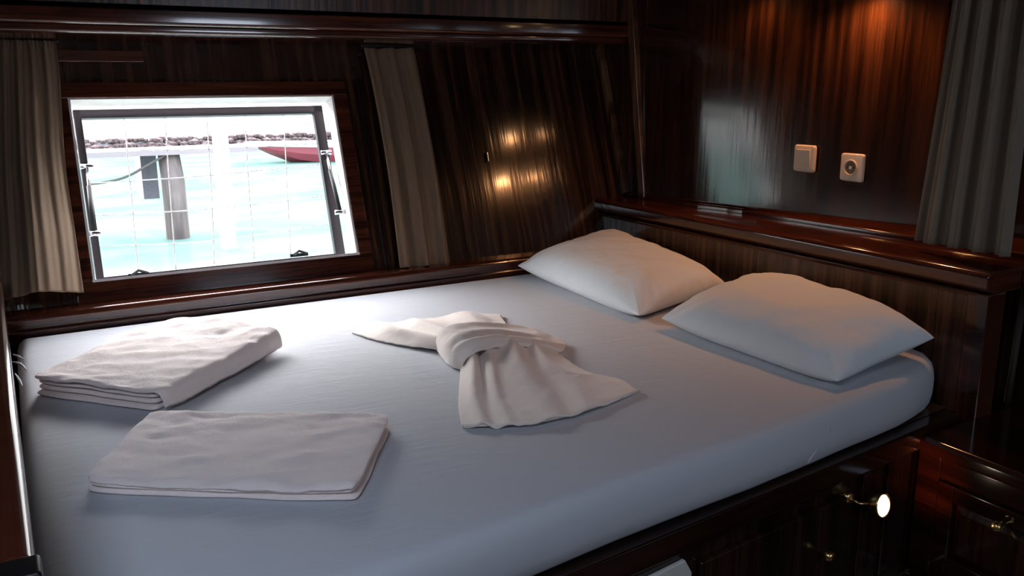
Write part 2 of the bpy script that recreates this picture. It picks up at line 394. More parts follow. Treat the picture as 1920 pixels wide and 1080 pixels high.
# ------------------------------------------------------------------ the opening window
win = thing('window_1', '', 'window', W((HX0 + HX1) / 2, HU0, 0)); del win['label']; del win['category']; win['kind'] = 'structure'
bm = B(); cwid = .05
wbox(bm, HX0 - cwid, HX1 + cwid, HU0 - .062, HU0 - .002, -.010, 0)
wbox(bm, HX0 - cwid, HX1 + cwid, HU1 + .002, HU1 + .05, -.008, 0)
wbox(bm, HX0 - cwid, HX0 - .002, HU0 - .002, HU1 + .002, -.008, 0); wbox(bm, HX1 + .002, HX1 + cwid, HU0 - .002, HU1 + .002, -.008, 0)
link('casing', bm, 'rail_wood_x', win, bevel=.003)
bm = B(); q = .008   # pale inner lining of the opening
wbox(bm, HX0 - .004, HX1 + .004, HU0 - .004, HU0 + .004, -.011, T + .012); wbox(bm, HX0 - .004, HX1 + .004, HU1 - .002, HU1 + .004, -.004, T + .012)
wbox(bm, HX0 - .004, HX0 + .004, HU0, HU1, -.004, T + .012); wbox(bm, HX1 - .004, HX1 + .004, HU0, HU1, -.004, T + .012)
link('lining', bm, 'white_paint', win)
# sash pushed outward
SO = .10
s0 = onw(176, 524, SO); s1 = onw(636, 478, SO); s2 = onw(616, 196, SO); s3 = onw(140, 206, SO)
SX0 = (s0[0] + s3[0]) / 2; SX1 = (s1[0] + s2[0]) / 2; SU0 = (s0[1] + s1[1]) / 2; SU1 = (s2[1] + s3[1]) / 2
bm = B(); sw = .028
wbox(bm, SX0, SX1, SU1 - sw, SU1, SO, SO + .025); wbox(bm, SX0, SX1, SU0 - .012, SU0 + .006, SO, SO + .025)
wbox(bm, SX0, SX0 + sw * .8, SU0, SU1, SO, SO + .025); wbox(bm, SX1 - .034, SX1, SU0, SU1, SO, SO + .025)
sash = link('sash', bm, 'sash_metal', win, bevel=.003)
bm = B(); wbox(bm, SX0 + .01, SX1 - .01, SU0, SU1 - .01, SO + .010, SO + .015); link('pane', bm, 'glass', win)
bm = B()
for (a, c) in ((560, 478), (260, 515)):
    x, u = onw(a, c, SO); 
    tube(bm, [W(x - .02, u, SO - .01), W(x, u + .012, SO - .014), W(x + .025, u + .002, SO - .01)], .005)
    wbox(bm, x - .03, x + .03, u - .006, u + .004, SO - .01, SO)
link('latch', bm, 'black_paint', win)
def stay(pa, pb):
    xa, ua = onw(*pa, SO - .004); xb, ub = onw(*pb, .02)
    A, C_ = Vector(W(xa, ua, SO - .004)), Vector(W(xb, ub, .02))
    bm = B(); tube(bm, [A, A.lerp(C_, .5)], .0045); s = link('stay', bm, 'chrome', win, smooth=True)
    bm = B(); tube(bm, [A.lerp(C_, .3), C_], .007); link('sleeve', bm, 'gasket', s, smooth=True)
    bm = B()
    for P in (A, C_): tube(bm, [P - Vector((.018, 0, 0)), P + Vector((.018, 0, 0))], .008)
    link('pivot', bm, 'chrome', s, smooth=True)
stay((163, 312), (176, 438)); stay((611, 286), (638, 398))
adopt(win)

# guard of thin wires outside the pane
gd = thing('wire_guard', 'thin wire grid guard stretched outside the open window', 'window guard', W(.55, .05, .16))
GO = .14
def wl(P, r, bm):
    pts = []
    for p in P:
        x, u = onw(*p, GO); pts.append(Vector(W(x, u, GO)))
    pts = [catmull(pts, i / 16) for i in range(17)]
    tube(bm, pts, r, 6)
for P in (((230, 200), (245, 350), (260, 520)), ((308, 200), (318, 350), (330, 505)), ((386, 200), (396, 350), (402, 495)), ((458, 200), (466, 340), (477, 485)), ((531, 200), (538, 340), (545, 478))):
    bm = B(); wl(P, .0016, bm); link('upright_wire', bm, 'wire', gd, smooth=True)
for P in (((150, 282), (380, 280), (615, 268)), ((150, 345), (380, 330), (618, 306)), ((160, 405), (390, 392), (622, 366)), ((165, 462), (390, 452), (628, 418))):
    bm = B(); wl(P, .0018, bm); link('cross_wire', bm, 'white_wire', gd, smooth=True)
adopt(gd)

# ------------------------------------------------------------------ outdoors
SEA = -.2
bm = B(); v = [bm.verts.new(p) for p in ((-60, 3.3, SEA), (90, 3.3, SEA), (90, 20.95, SEA), (-60, 20.95, SEA))]; bm.faces.new(v)
o = link('sea_water', bm, 'water'); o['kind'] = 'structure'
bm = B(); box(bm, -60, 90, 21, 90, -1.2, .07); q = tag(link('quay', bm, 'quay_concrete'), 'pale sunlit concrete quay across the green water', 'quay')
bm = B(); random.seed(2)
for i in range(690):
    x = -6 + (i % 230) * .11; r_ = random.uniform(.06, .12)
    mt = Matrix.Translation((x + random.uniform(-.04, .04), 20.85 + .08 * (i // 230) + random.uniform(-.04, .04), -.12 + .10 * (i // 230) + random.uniform(-.03, .03))) @ Matrix.Rotation(random.random() * 3, 4, 'Z') @ Matrix.Diagonal((1.4, 1, .8, 1))
    bmesh.ops.create_icosphere(bm, subdivisions=1, radius=r_, matrix=mt)
o = link('shore_stones', bm, 'quay_stone'); tag(o, 'row of brown boulders lining the edge of the quay', 'stones'); o['kind'] = 'stuff'
def at(px, py, y): return Vector(ony(px, py, y))
# jetty: a deck with grey front box, a timber pile, and a white post added for a mast's reflection
jt = thing('jetty', 'narrow white jetty deck on a thick weathered timber pile', 'jetty', at(320, 288, 9.0))
a = at(150, 290, 9.0); c = at(480, 283, 9.0)
bm = B(); box(bm, -3.2, c.x, 8.9, 9.4, a.z - .03, a.z + .02); link('deck', bm, 'jetty_paint', jt)
p0 = at(302, 285, 9.0); p1 = at(340, 285, 9.0)
bm = B(); tube(bm, [((p0.x + p1.x) / 2, 9.05, SEA - 1), ((p0.x + p1.x) / 2, 9.05, a.z - .3), ((p0.x + p1.x) / 2 - .02, 9.05, a.z - .03)], [.115, .11, .10], 16); link('pile', bm, 'pier_wood', jt, smooth=True)
p2 = at(-62, 300, 9.05); bm = B(); tube(bm, [(p2.x, 9.05, SEA - 1), (p2.x, 9.05, a.z - .03)], .1, 16); link('pile', bm, 'pier_wood', jt, smooth=True)
g0 = at(262, 290, 9.4); g1 = at(300, 372, 9.4)
bm = B(); box(bm, g0.x, g1.x, 9.4, 9.9, g1.z, g0.z); link('fender_box', bm, 'dock_grey', jt)
adopt(jt)
pw = at(412, 250, 8.2)
bm = B(); tube(bm, [(pw.x, 8.2, SEA - 1), (pw.x, 8.2, pw.z)], .07, 16); lathe(bm, [(.0, .0), (.08, 0), (.08, .05), (.0, .07)], (pw.x, 8.2, pw.z - .02), (0, 0, 1))
tag(link('reflection_post', bm, 'white_paint', smooth=True), 'white post standing in for a mast reflection in the water beside the jetty', 'post')
bm = B(); rp = [at(*p, 8.93) for p in ((318, 286), (285, 305), (240, 330), (200, 341), (150, 345), (60, 338), (-60, 315))]
tube(bm, [catmull(rp, i / 40) for i in range(41)], .012, 8)
tag(link('mooring_rope', bm, 'rope', smooth=True), 'slack grey mooring rope hanging from the jetty pile', 'rope')
# red boat
rb = thing('red_boat', 'red wooden boat moored along the far quay', 'boat', at(560, 296, 17))
L0 = at(462, 283, 17); 
bm = B(); rings = []
for i in range(13):
    t = i / 12; x = L0.x + t * 5.5; hw = .75 * math.sin(min(1, t * 1.7 + .02) * PI / 2) ** .8; sheer = .18 * (1 - min(1, t * 1.6)) ** 2
    top = L0.z + sheer * .3 + .05 - .03 * math.sin(t * PI); kz = SEA - .15 + .55 * max(0, 1 - t * 4) ** 1.5
    rings.append([bm.verts.new((x, 17 + hw * c_, top + (kz - top) * s_)) for c_, s_ in ((-1, 0), (-.95, .35), (-.75, .7), (0, 1), (.75, .7), (.95, .35), (1, 0))])
for a_, b_ in zip(rings, rings[1:]):
    for k in range(6): bm.faces.new((a_[k], a_[k + 1], b_[k + 1], b_[k]))
for a_ in rings[:-1]: pass
bm.faces.new(rings[0]); bm.faces.new(rings[-1])
tops = [r_[0].co.copy() for r_ in rings]; tops2 = [r_[6].co.copy() for r_ in rings]
for i in range(12):
    bm.faces.new((rings[i][6], rings[i][0], rings[i + 1][0], rings[i + 1][6]))
link('hull', bm, 'red_paint', rb, smooth=False)
bm = B(); tube(bm, [p + Vector((0, 0, .03)) for p in tops], .04, 8); tube(bm, [p + Vector((0, 0, .03)) for p in tops2], .04, 8); link('gunwale', bm, 'white_paint', rb, smooth=True)
adopt(rb)

# ------------------------------------------------------------------ curtains on the window wall
def curtain(name, left, right, folds, amp, mat, off, label, bulge=0, seed=0, n=150, hdr=.06, group=None):
    """left/right: picture polylines top to bottom of the two side edges, on the plane `off` in front of the wall"""
    L = [np.array(onw(*p, off)) for p in left]; Rr = [np.array(onw(*p, off)) for p in right]
    bm = B(); rows = []; mrows = 70
    for j in range(mrows + 1):
        t = j / mrows; a = catmull(L, t); c = catmull(Rr, t); row = []
        for i in range(n + 1):
            s = i / n; ph = s + .012 * fbm(s * 3, t * 1.5, 2, seed)
            am = amp * (.45 + .55 * min(1, t * 2.5)) * (.75 + .5 * noise.noise(Vector((s * 4, t * 1.2, seed + 7))))
            d = am * math.sin(ph * folds * 2 * PI) + am * .45 * math.sin(ph * folds * 4.3 * PI + 1 + t * 1.2)
            if bulge: d *= 1 - .6 * max(0, min(1, (s - .5) / .15)) * min(1, t * 3)
            if bulge: d += bulge * min(1, t * 1.3) ** 1.5 * (max(0, min(1, (s - .25) / .35)) if s < .6 else max(0, (1 - s) / .4)); d *= (1 - .5 * (s > .6) * t) if 0 else 1
            if t < hdr: d = d * .6 + amp * .12 * math.sin(s * folds * 7 * PI)
            x = a[0] * (1 - s) + c[0] * s; u = a[1] * (1 - s) + c[1] * s
            row.append(bm.verts.new(W(x, u, off - d - .25 * amp)))
        rows.append(row)
    for r0, r1 in zip(rows, rows[1:]):
        for i in range(n): bm.faces.new((r0[i], r0[i + 1], r1[i + 1], r1[i]))
    return link(name, bm, mat, smooth=True, solid=.0014)
c1 = curtain('curtain', [(-60, 72), (-60, 300), (-60, 572)], [(104, 78), (112, 150), (122, 300), (140, 430), (157, 549)], 6, .011, 'curtain_cloth', -.030, '', bulge=.13, seed=1)
tag(c1, 'brown curtain at the left side of the window, its hem lit by daylight', 'curtain')
c2 = curtain('curtain', [(681, 91), (700, 180), (726, 330), (748, 503)], [(776, 91), (795, 180), (822, 330), (845, 497)], 2.6, .018, 'curtain_cloth', -.028, '', seed=5, n=100, hdr=0)
tag(c2, 'narrow gathered brown curtain hanging just right of the window', 'curtain')
for nm, (x0, x1), lb in (('curtain_rail', (-.25, .165), 'thin dark rail holding the curtain left of the window'), ('curtain_rail', (1.09, 1.33), 'thin dark rail holding the narrow curtain right of the window')):
    bm = B(); tube(bm, [W(x0, U_TOP - .012, -.022), W(x1, U_TOP - .012, -.022)], .004)
    for x in (x0 + .01, x1 - .01): tube(bm, [W(x, U_TOP - .012, -.022), W(x, U_TOP - .012, -.0)], .003)
    tag(link(nm, bm, 'gasket', smooth=True), lb, 'curtain rail')
# small latch on the boards
bm = B(); x, u = onw(911, 295, 0); wbox(bm, x - .004, x + .004, u - .018, u + .018, -.012, 0)
tag(link('wall_latch', bm, 'chrome', bevel=.002), 'tiny upright metal latch on the board wall right of the curtain', 'latch')
# faint seam lines of the flush locker doors on the board wall
bm = B(); 
for x0 in (1.06, 1.46): wbox(bm, x0, x0 + .004, -.0, U_TOP - .08, -.0015, .001)
struct(link('trim_7', bm, 'black_paint'))

# ------------------------------------------------------------------ headboard
hb = thing('headboard', 'dark striped wooden headboard with a lacquered shelf top behind the pillows', 'headboard', (1.98, 1.95, .4))
HY0, HY1 = 1.165, 2.80
bm = B(); box(bm, 1.965, 2.0, HY0 + .04, HY1, .25, .80); link('panel', bm, 'panel_wood_z', hb)
bm = B()
def ext_y(bm, prof, y0, y1):
    A = [bm.verts.new((a, y0, c)) for a, c in prof]; C_ = [bm.verts.new((a, y1, c)) for a, c in prof]
    n = len(prof); bm.faces.new(A); bm.faces.new(C_[::-1])
    for i in range(n): bm.faces.new((A[i], C_[i], C_[(i + 1) % n], A[(i + 1) % n]))
ext_y(bm, [(1.948, .797), (1.965, .790), (2.395, .790), (2.395, .846), (1.965, .846), (1.945, .842), (1.938, .833), (1.940, .805)], HY0, HY1)
link('shelf_top', bm, 'rail_wood_y', hb, bevel=.004)
bm = B(); ext_y(bm, [(1.953, .778), (1.965, .778), (1.965, .790), (1.948, .790)], HY0 + .03, HY1); link('moulding', bm, 'rail_wood_y', hb, bevel=.002)
bm = B(); box(bm, 1.952, 2.02, HY0, HY0 + .055, .25, .79); link('end_post', bm, 'rail_wood_z', hb, bevel=.004)
bm = B()
def fl(y): return min(xr(y) - .012, 2.15 - (y - 1.5) * .05)
for k in range(24):
    ya_, yb_ = 1.17 + k * .061, 1.17 + (k + 1) * .061
    P = lambda y: [bm.verts.new(q) for q in ((fl(y), y, .845), (xr(y) + .005, y, .845), (xr(y) + .005, y, .872), (max(fl(y), xr(y) - .02), y, .872), (fl(y) + .006, y, .862), (fl(y), y, .858))]
    A = P(ya_); C_ = P(yb_)
    for i in range(6): bm.faces.new((A[i], A[(i + 1) % 6], C_[(i + 1) % 6], C_[i]))
link('wall_moulding', bm, 'rail_wood_y', hb, bevel=.002)
adopt(hb)
bm = B(); box(bm, 2.07, 2.39, .62, HY0 - .002, .80, .835); tag(link('side_shelf', bm, 'rail_wood_y', bevel=.004), 'black lacquered shelf in the shadow right of the headboard', 'shelf')
bm = B(); tube(bm, [(2.205, 1.235, .455), (2.205, 1.225, .79)], .008); tag(link('wall_conduit', bm, 'pier_wood', smooth=True), 'slim dull upright rod in the dark corner right of the headboard', 'rod')

# ------------------------------------------------------------------ footboard (left edge of the picture)
fb = thing('footboard', 'reddish lacquered footboard edge running along the left side of the bed', 'footboard', (-.07, 1.8, 0))
f0 = onz(4, 535, .80); f1 = onz(65, 1045, .80)
def fx(y): return f1[0] + (f0[0] - f1[0]) * (y - f1[1]) / (f0[1] - f1[1])
bm = B(); ya, yb = f1[1] - .0, 2.60; ww = .036
hexa(bm, [(fx(ya) - ww, ya, .74), (fx(ya), ya, .74), (fx(yb), yb, .74), (fx(yb) - ww, yb, .74), (fx(ya) - ww, ya, .80), (fx(ya), ya, .80), (fx(yb), yb, .80), (fx(yb) - ww, yb, .80)])
link('cap_rail', bm, 'rail_wood_y', fb, bevel=.013, seg=5)
bm = B(); hexa(bm, [(fx(ya) - ww + .006, ya, .0), (fx(ya) - .021, ya, .0), (fx(yb) - .006, yb, .0), (fx(yb) - ww + .006, yb, .0), (fx(ya) - ww + .006, ya, .742), (fx(ya) - .021, ya, .742), (fx(yb) - .006, yb, .742), (fx(yb) - ww + .006, yb, .742)])
link('panel', bm, 'panel_wood_z', fb)
bm = B(); box(bm, fx(ya) - ww - .004, fx(ya) + .006, ya - .045, ya, 0, .805); link('end_post', bm, 'black_paint', fb, bevel=.005)
adopt(fb)

# ------------------------------------------------------------------ bed base
def sy(x): return .992 + .1 * x       # the room-side edge of the bed in plan
bs = thing('bed_base', 'dark wooden built-in bed base with drawers below the mattress', 'bed', (.95, 1.1, 0))
def side(bm, x0, x1, d0, d1, z0, z1):
    hexa(bm, [(x0, sy(x0) + d0, z0), (x1, sy(x1) + d0, z0), (x1, sy(x1) + d1, z0), (x0, sy(x0) + d1, z0), (x0, sy(x0) + d0, z1), (x1, sy(x1) + d0, z1), (x1, sy(x1) + d1, z1), (x0, sy(x0) + d1, z1)])
bm = B(); side(bm, -.03, 1.92, -.003, .04, .445, .500); link('side_rail', bm, 'shaded_rail_x', bs, bevel=.006, seg=3)
bm = B(); side(bm, -.03, 1.90, .006, .03, .0, .447); link('side_panel', bm, 'shaded_wood_x', bs)
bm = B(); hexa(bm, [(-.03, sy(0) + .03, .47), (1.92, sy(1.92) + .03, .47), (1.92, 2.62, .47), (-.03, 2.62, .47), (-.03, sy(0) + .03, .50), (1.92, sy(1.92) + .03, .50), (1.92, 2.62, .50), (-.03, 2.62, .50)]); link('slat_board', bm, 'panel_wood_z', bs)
bm = B(); side(bm, -.03, 1.72, -.03, .01, .0, .165); link('plinth', bm, 'shaded_rail_x', bs, bevel=.004)
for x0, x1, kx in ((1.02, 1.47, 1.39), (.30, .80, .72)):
    bm = B(); side(bm, x0, x1, -.008, .006, .19, .415); dr = link('drawer_front', bm, 'shaded_wood_x', bs, bevel=.004)
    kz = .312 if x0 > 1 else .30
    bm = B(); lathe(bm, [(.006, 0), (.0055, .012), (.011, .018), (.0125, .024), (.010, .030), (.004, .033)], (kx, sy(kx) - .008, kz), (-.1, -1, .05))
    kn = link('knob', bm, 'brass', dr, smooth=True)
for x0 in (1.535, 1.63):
    bm = B(); side(bm, x0, x0 + .008, -.002, .006, .165, .445); link('panel_bead', bm, 'shaded_rail_x', bs, bevel=.002)
adopt(bs)
# white slotted plastic plate on the bed side
vp = thing('vent_plate', 'white plastic plate with dark slots on the bed side below the mattress', 'vent', (.93, sy(.93) - .002, .36))
bm = B(); P = [(.84, .30), (.995, .30), (1.0, .315), (.999, .402), (.981, .432), (.84, .426)]
A = [bm.verts.new((x, sy(x) - .004, z)) for x, z in P]; C_ = [bm.verts.new((x, sy(x) + .006, z)) for x, z in P]
bm.faces.new(A); bm.faces.new(C_[::-1])
for i in range(6): bm.faces.new((A[i], A[(i + 1) % 6], C_[(i + 1) % 6], C_[i]))
link('plate', bm, 'white_plastic', vp, bevel=.002)
for x0 in (.862, .905, .948, .972):
    bm = B(); side(bm, x0, x0 + (.024 if x0 < .96 else .016), -.0055, -.003, .374, .392); link('slot', bm, 'dark_hole', vp, bevel=.001)
adopt(vp)

# ------------------------------------------------------------------ mattress with fitted sheet
def outline():
    P = []
    def arc(cx, cy, r_, a0, a1, n=8):
        for k in range(n + 1):
            a = math.radians(a0 + (a1 - a0) * k / n); P.append((cx + r_ * math.cos(a), cy + r_ * math.sin(a)))
    x0, x1, y1 = -.046, 1.955, 2.618
    arc(x0 + .03, sy(x0) + .03 + .01, .03, 180, 275); 
    for k in range(1, 24): 
        x = x0 + .06 + (1.66 - x0 - .06) * k / 24; P.append((x, sy(x) + .008 + .003 * math.sin(x * 9)))
    # the corner by the night cupboard is cut off in a soft curve
    for p in ((1.70, 1.176), (1.76, 1.190), (1.82, 1.207), (1.87, 1.228), (1.912, 1.256), (1.940, 1.292), (1.952, 1.335), (1.955, 1.39)): P.append(p)
    arc(x1 - .03, y1 - .03, .03, 0, 90); arc(x0 + .03, y1 - .03, .03, 90, 180)
    return P
OUT = outline(); MZ0, MZ1 = .506, .622
def inset(P, d):
    n = len(P); Q = []
    for i in range(n):
        a, b_, c = Vector(P[i - 1]), Vector(P[i]), Vector(P[(i + 1) % n]); t = ((b_ - a).normalized() + (c - b_).normalized()).normalized()
        Q.append((b_.x - t.y * d, b_.y + t.x * d))
    return Q
bm = B(); rings = []
for d, z in ((.016, MZ0), (.004, MZ0 + .012), (0., MZ0 + .035), (-.001, MZ0 + .06), (.002, MZ0 + .082), (.008, MZ1 - .016), (.018, MZ1 - .006), (.028, MZ1 - .002)):
    Q = inset(OUT, d)
    rings.append([bm.verts.new((x, y, z + (.0012 * noise.noise(Vector((x * 22, y * 22, z * 9))) if d < .05 else 0))) for x, y in Q])
Q = inset(OUT, .028); cx_, cy_ = .95, 1.85
for f in (.012, .03, .08, .18, .32, .5, .7, .9):
    rings.append([bm.verts.new((x + (cx_ - x) * f, y + (cy_ - y) * f, MZ1 - (.0005 if f < .02 else 0))) for x, y in Q])
n = len(OUT)
for a, c in zip(rings, rings[1:]):
    for i in range(n): bm.faces.new((a[i], a[(i + 1) % n], c[(i + 1) % n], c[i]))
bm.faces.new(rings[0][::-1]); bm.faces.new(rings[-1])
ma = thing('mattress', 'wide mattress under a light blue fitted sheet, filling the bed base', 'mattress', (.95, 1.8, MZ0))
fs = link('fitted_sheet', bm, 'sheet_cloth', ma, smooth=True)
# small puckers of the sheet at the foot end and a fold on the side
for P in (((22, 678), (38, 682), (50, 694)), ((28, 700), (36, 712), (42, 724)), ((24, 664), (34, 668), (46, 674))):
    pts = [Vector(onz(*p, MZ1 + .002)) for p in P]; bm = B(); tube(bm, [catmull(pts, i / 8) for i in range(9)], [.0005, .0015, .002, .0025, .003, .0025, .002, .0015, .0005], 8)
    link('sheet_crease', bm, 'sheet_cloth', ma, smooth=True)
for (xa, za), (xb, zb) in (((1.34, MZ0 + .012), (1.40, MZ0 + .075)),):
    pts = []
    for k in range(9):
        t = k / 8; x = xa + (xb - xa) * t; y = sy(x) + .008 if x < 1.68 else None
        if y is None:
            for (p, q_) in zip(OUT, OUT[1:]):
                if p[0] <= x <= q_[0] and p[1] < 1.4: y = p[1] + (q_[1] - p[1]) * (x - p[0]) / (q_[0] - p[0])
        pts.append((x + .01 * t * t, (y or sy(x)) + .0015, za + (zb - za) * t))
    bm = B(); tube(bm, pts, [.0006, .002, .0028, .003, .0028, .0025, .002, .0015, .0006], 8)
    link('sheet_crease', bm, 'sheet_cloth', ma, smooth=True)
adopt(ma)

# ------------------------------------------------------------------ pillows
def pillow(corners, T_up, T_dn, label, seed, zc):
    """corners (x, y, z) of the seam: near-left, near-right, far-right, far-left"""
    C4 = [Vector(c) for c in corners]; n = 64
    def P(s, t):   # bilinear with slightly hollow sides
        a = C4[0].lerp(C4[1], s).lerp(C4[3].lerp(C4[2], s), t)
        cen = (C4[0] + C4[1] + C4[2] + C4[3]) / 4
        q = max(abs(2 * s - 1), abs(2 * t - 1)); o_ = min(abs(2 * s - 1), abs(2 * t - 1))
        k = .055 * q ** 3 * (1 - o_ ** 2)
        return a.lerp(cen, k)
    bm = B(); top = {}; bot = {}
    for i in range(n + 1):
        for j in range(n + 1):
            s = .5 - .5 * math.cos(PI * i / n); t = .5 - .5 * math.cos(PI * j / n)
            S, T_ = 2 * s - 1, 2 * t - 1
            h = (max(0, 1 - abs(S) ** 3.8) ** .5) * (max(0, 1 - abs(T_) ** 3.8) ** .5)
            p = P(s, t)
            wr = fbm(p.x + seed, p.y, 9) * .007 + fbm(p.x, p.y + seed, 26) * .002
            rim = (abs(S) ** 6 + abs(T_) ** 6) * .5
            ang = math.atan2(T_, S); wr += .005 * rim * math.sin(ang * 30 + seed + 3 * noise.noise(Vector((ang * 2, seed, 0)))) * min(1, h * 4)
            dg = min(abs(S - T_), abs(S + T_)); wr += .006 * math.exp(-(dg / .10) ** 2) * (abs(S) ** 3) * math.sin(22 * dg + seed)
            zt = p.z + T_up * h + wr * min(1, h * 3)
            zb = max(MZ1 + .002, p.z - T_dn * h)
            edge = i in (0, n) or j in (0, n)
            top[i, j] = bm.verts.new((p.x, p.y, zt))
            bot[i, j] = top[i, j] if edge else bm.verts.new((p.x, p.y, min(zb, zt - .001)))
    for i in range(n):
        for j in range(n):
            bm.faces.new((top[i, j], top[i + 1, j], top[i + 1, j + 1], top[i, j + 1]))
            try: bm.faces.new((bot[i, j + 1], bot[i + 1, j + 1], bot[i + 1, j], bot[i, j]))
            except ValueError: pass
    o = link('pillow', bm, 'pillow_cloth', smooth=True, sub=1)
    return tag(o, label, 'pillow', None)
pillow([(1.475, 1.87, .645), (1.86, 1.93, .675), (1.915, 2.60, .72), (1.49, 2.57, .66)], .080, .05, 'plump pale blue pillow nearer the window, behind the other pillow', 3, .69)
pillow([(1.505, 1.21, .645), (1.865, 1.235, .682), (1.905, 1.84, .705), (1.485, 1.785, .655)], .082, .05, 'plump pale blue pillow in front, at the room-side corner of the bed', 9, .69)

# ------------------------------------------------------------------ folded towels
def towel_stack(q, z0, thick, layers, label, seed, lift=None, group=None, wrap=0, drape=0):
    """q: four plan corners (near-left, near-right, far-right, far-left); a cloth folded into `layers` soft slabs"""
    C4 = [Vector((c[0], c[1], 0)) for c in q]; rnd = random.Random(seed)
    root = thing('folded_towel', label, 'towel', (*((C4[0] + C4[1] + C4[2] + C4[3]) / 4).xy, z0), group)
    th = thick / layers; n, mm = 70, 50
    for k in range(layers):
        j0 = [rnd.uniform(-.006, .004) for _ in range(4)]
        if k == layers - 1: j0 = [.002, .002, .002, .002]
        bm = B(); top = {}; bot = {}
        ax = (C4[1] - C4[0]).normalized(); ay = (C4[3] - C4[0]).normalized()
        for i in range(n + 1):
            for j in range(mm + 1):
                s = .5 - .5 * math.cos(PI * i / n); t = .5 - .5 * math.cos(PI * j / mm); S, T_ = 2 * s - 1, 2 * t - 1
                p = C4[0].lerp(C4[1], s).lerp(C4[3].lerp(C4[2], s), t)
                p = p + ax * (j0[1] * s - j0[0] * (1 - s)) + ay * (j0[3] * t - j0[2] * (1 - t))
                # soft corners and wavy borders
                cr_ = (abs(S) * abs(T_)) ** 10 * .010; cen = (C4[0] + C4[2]) / 2; d = (cen - p); 
                if d.length > 0: p = p + d.normalized() * cr_
                p = p + ax * (abs(S) ** 4) * .004 * noise.noise(Vector((p.y * 14, k * 3.1, seed))) + ay * (abs(T_) ** 4) * .004 * noise.noise(Vector((p.x * 14, k * 2.3, seed + 5)))
                e_ = (max(0, 1 - abs(S) ** 26) ** .5) * (max(0, 1 - abs(T_) ** 26) ** .5)
                base = z0 + k * th; wv = .0018 * k * fbm(p.x, p.y, 9, seed)
                if k == layers - 1:
                    wv += (.005 * fbm(p.x * .8 + p.y, p.y - p.x * .5, 16, seed) + .0028 * (.5 - abs(noise.noise(Vector(((p.x + .6 * p.y) * 26, (p.y - .5 * p.x) * 11, seed + 2))))) ) * e_ + .0016 * noise.noise(Vector(((p.x + p.y) * 60, (p.y - p.x) * 30, seed)))
                if lift: wv += lift(s, t) * (k + 1) / layers
                over = .0 if k < layers - 1 or not wrap else -wrap * max(0, (abs(T_) - .93) / .07) * (1 if T_ < 0 else 0)
                if drape and k == layers - 1:
                    q_ = max(0, (S - .90) / .10); over -= (thick - th) * (1 - math.sqrt(max(0, 1 - q_ * q_))); p = p + ax * .012 * q_ ** .5 if q_ else p
                if drape and k < layers - 1: p = p - ax * .010 * max(0, S) ** 6
                mid = base + th * .5 + wv + over
                zt, zb = mid + th * .5 * e_, mid - th * .48 * e_
                edge = i in (0, n) or j in (0, mm)
                top[i, j] = bm.verts.new((p.x, p.y, zt)); bot[i, j] = top[i, j] if edge else bm.verts.new((p.x, p.y, max(zb, z0 + .0005)))
        for i in range(n):
            for j in range(mm):
                bm.faces.new((top[i, j], top[i + 1, j], top[i + 1, j + 1], top[i, j + 1]))
                try: bm.faces.new((bot[i, j + 1], bot[i + 1, j + 1], bot[i + 1, j], bot[i, j]))
                except ValueError: pass
        link('towel_fold', bm, 'towel_cloth', root, smooth=True)
    adopt(root); return root
zt = MZ1
tA = [onz(62, 742, zt)[:2], onz(300, 775, zt)[:2], onz(527, 656, zt)[:2], onz(325, 612, zt + .02)[:2]]
towel_stack(tA, zt, .050, 4, 'thick folded white towel nearer the window, left of the bow', 11,
            lift=lambda s, t: .012 * max(0, t - .75) * 4 * math.sin(s * PI) + .006 * s * t, drape=1)
tB = [onz(160, 926, zt)[:2], onz(668, 943, zt)[:2], onz(732, 800, zt)[:2], onz(283, 778, zt + .02)[:2]]
towel_stack(tB, zt, .030, 3, 'flat folded white towel in front, nearest the foot corner of the bed', 23, lift=lambda s, t: -.004 * math.sin(s * PI) * (1 - t), wrap=.004)

# ------------------------------------------------------------------ towel tied as a bow
bw = thing('towel_bow', 'white towel tied into a bow lying in the middle of the bed', 'towel', (*onz(900, 680, zt)[:2], zt))
def loft(curves, nu, nv, ridges=None, solid=.004, name='', mat='bow_cloth', rough=.0022, seed=0):
    """curves: list of polylines of (px, py, height above the sheet), running the same way"""
    Cs = [[Vector(onz(p[0], p[1], zt + p[2])) for p in c] for c in curves]
    bm = B(); rows = []
    for j in range(nv + 1):
        t = j / nv; row = []
        for i in range(nu + 1):
            s = i / nu; cp = [catmull(c, s) for c in Cs]; p = catmull(cp, t) if len(cp) > 2 else cp[0].lerp(cp[1], t)
            z = p.z + (ridges(s, t) if ridges else 0) + rough * fbm(p.x, p.y, 40, seed)
            row.append(bm.verts.new((p.x, p.y, max(z, zt + solid * .5 + .0008))))
        rows.append(row)
    for r0, r1 in zip(rows, rows[1:]):
        for i in range(nu): bm.faces.new((r0[i], r0[i + 1], r1[i + 1], r1[i]))
    return link(name, bm, mat, bw, smooth=True, solid=solid)
def fold(s, c, w_): return math.exp(-((s - c) / w_) ** 2)
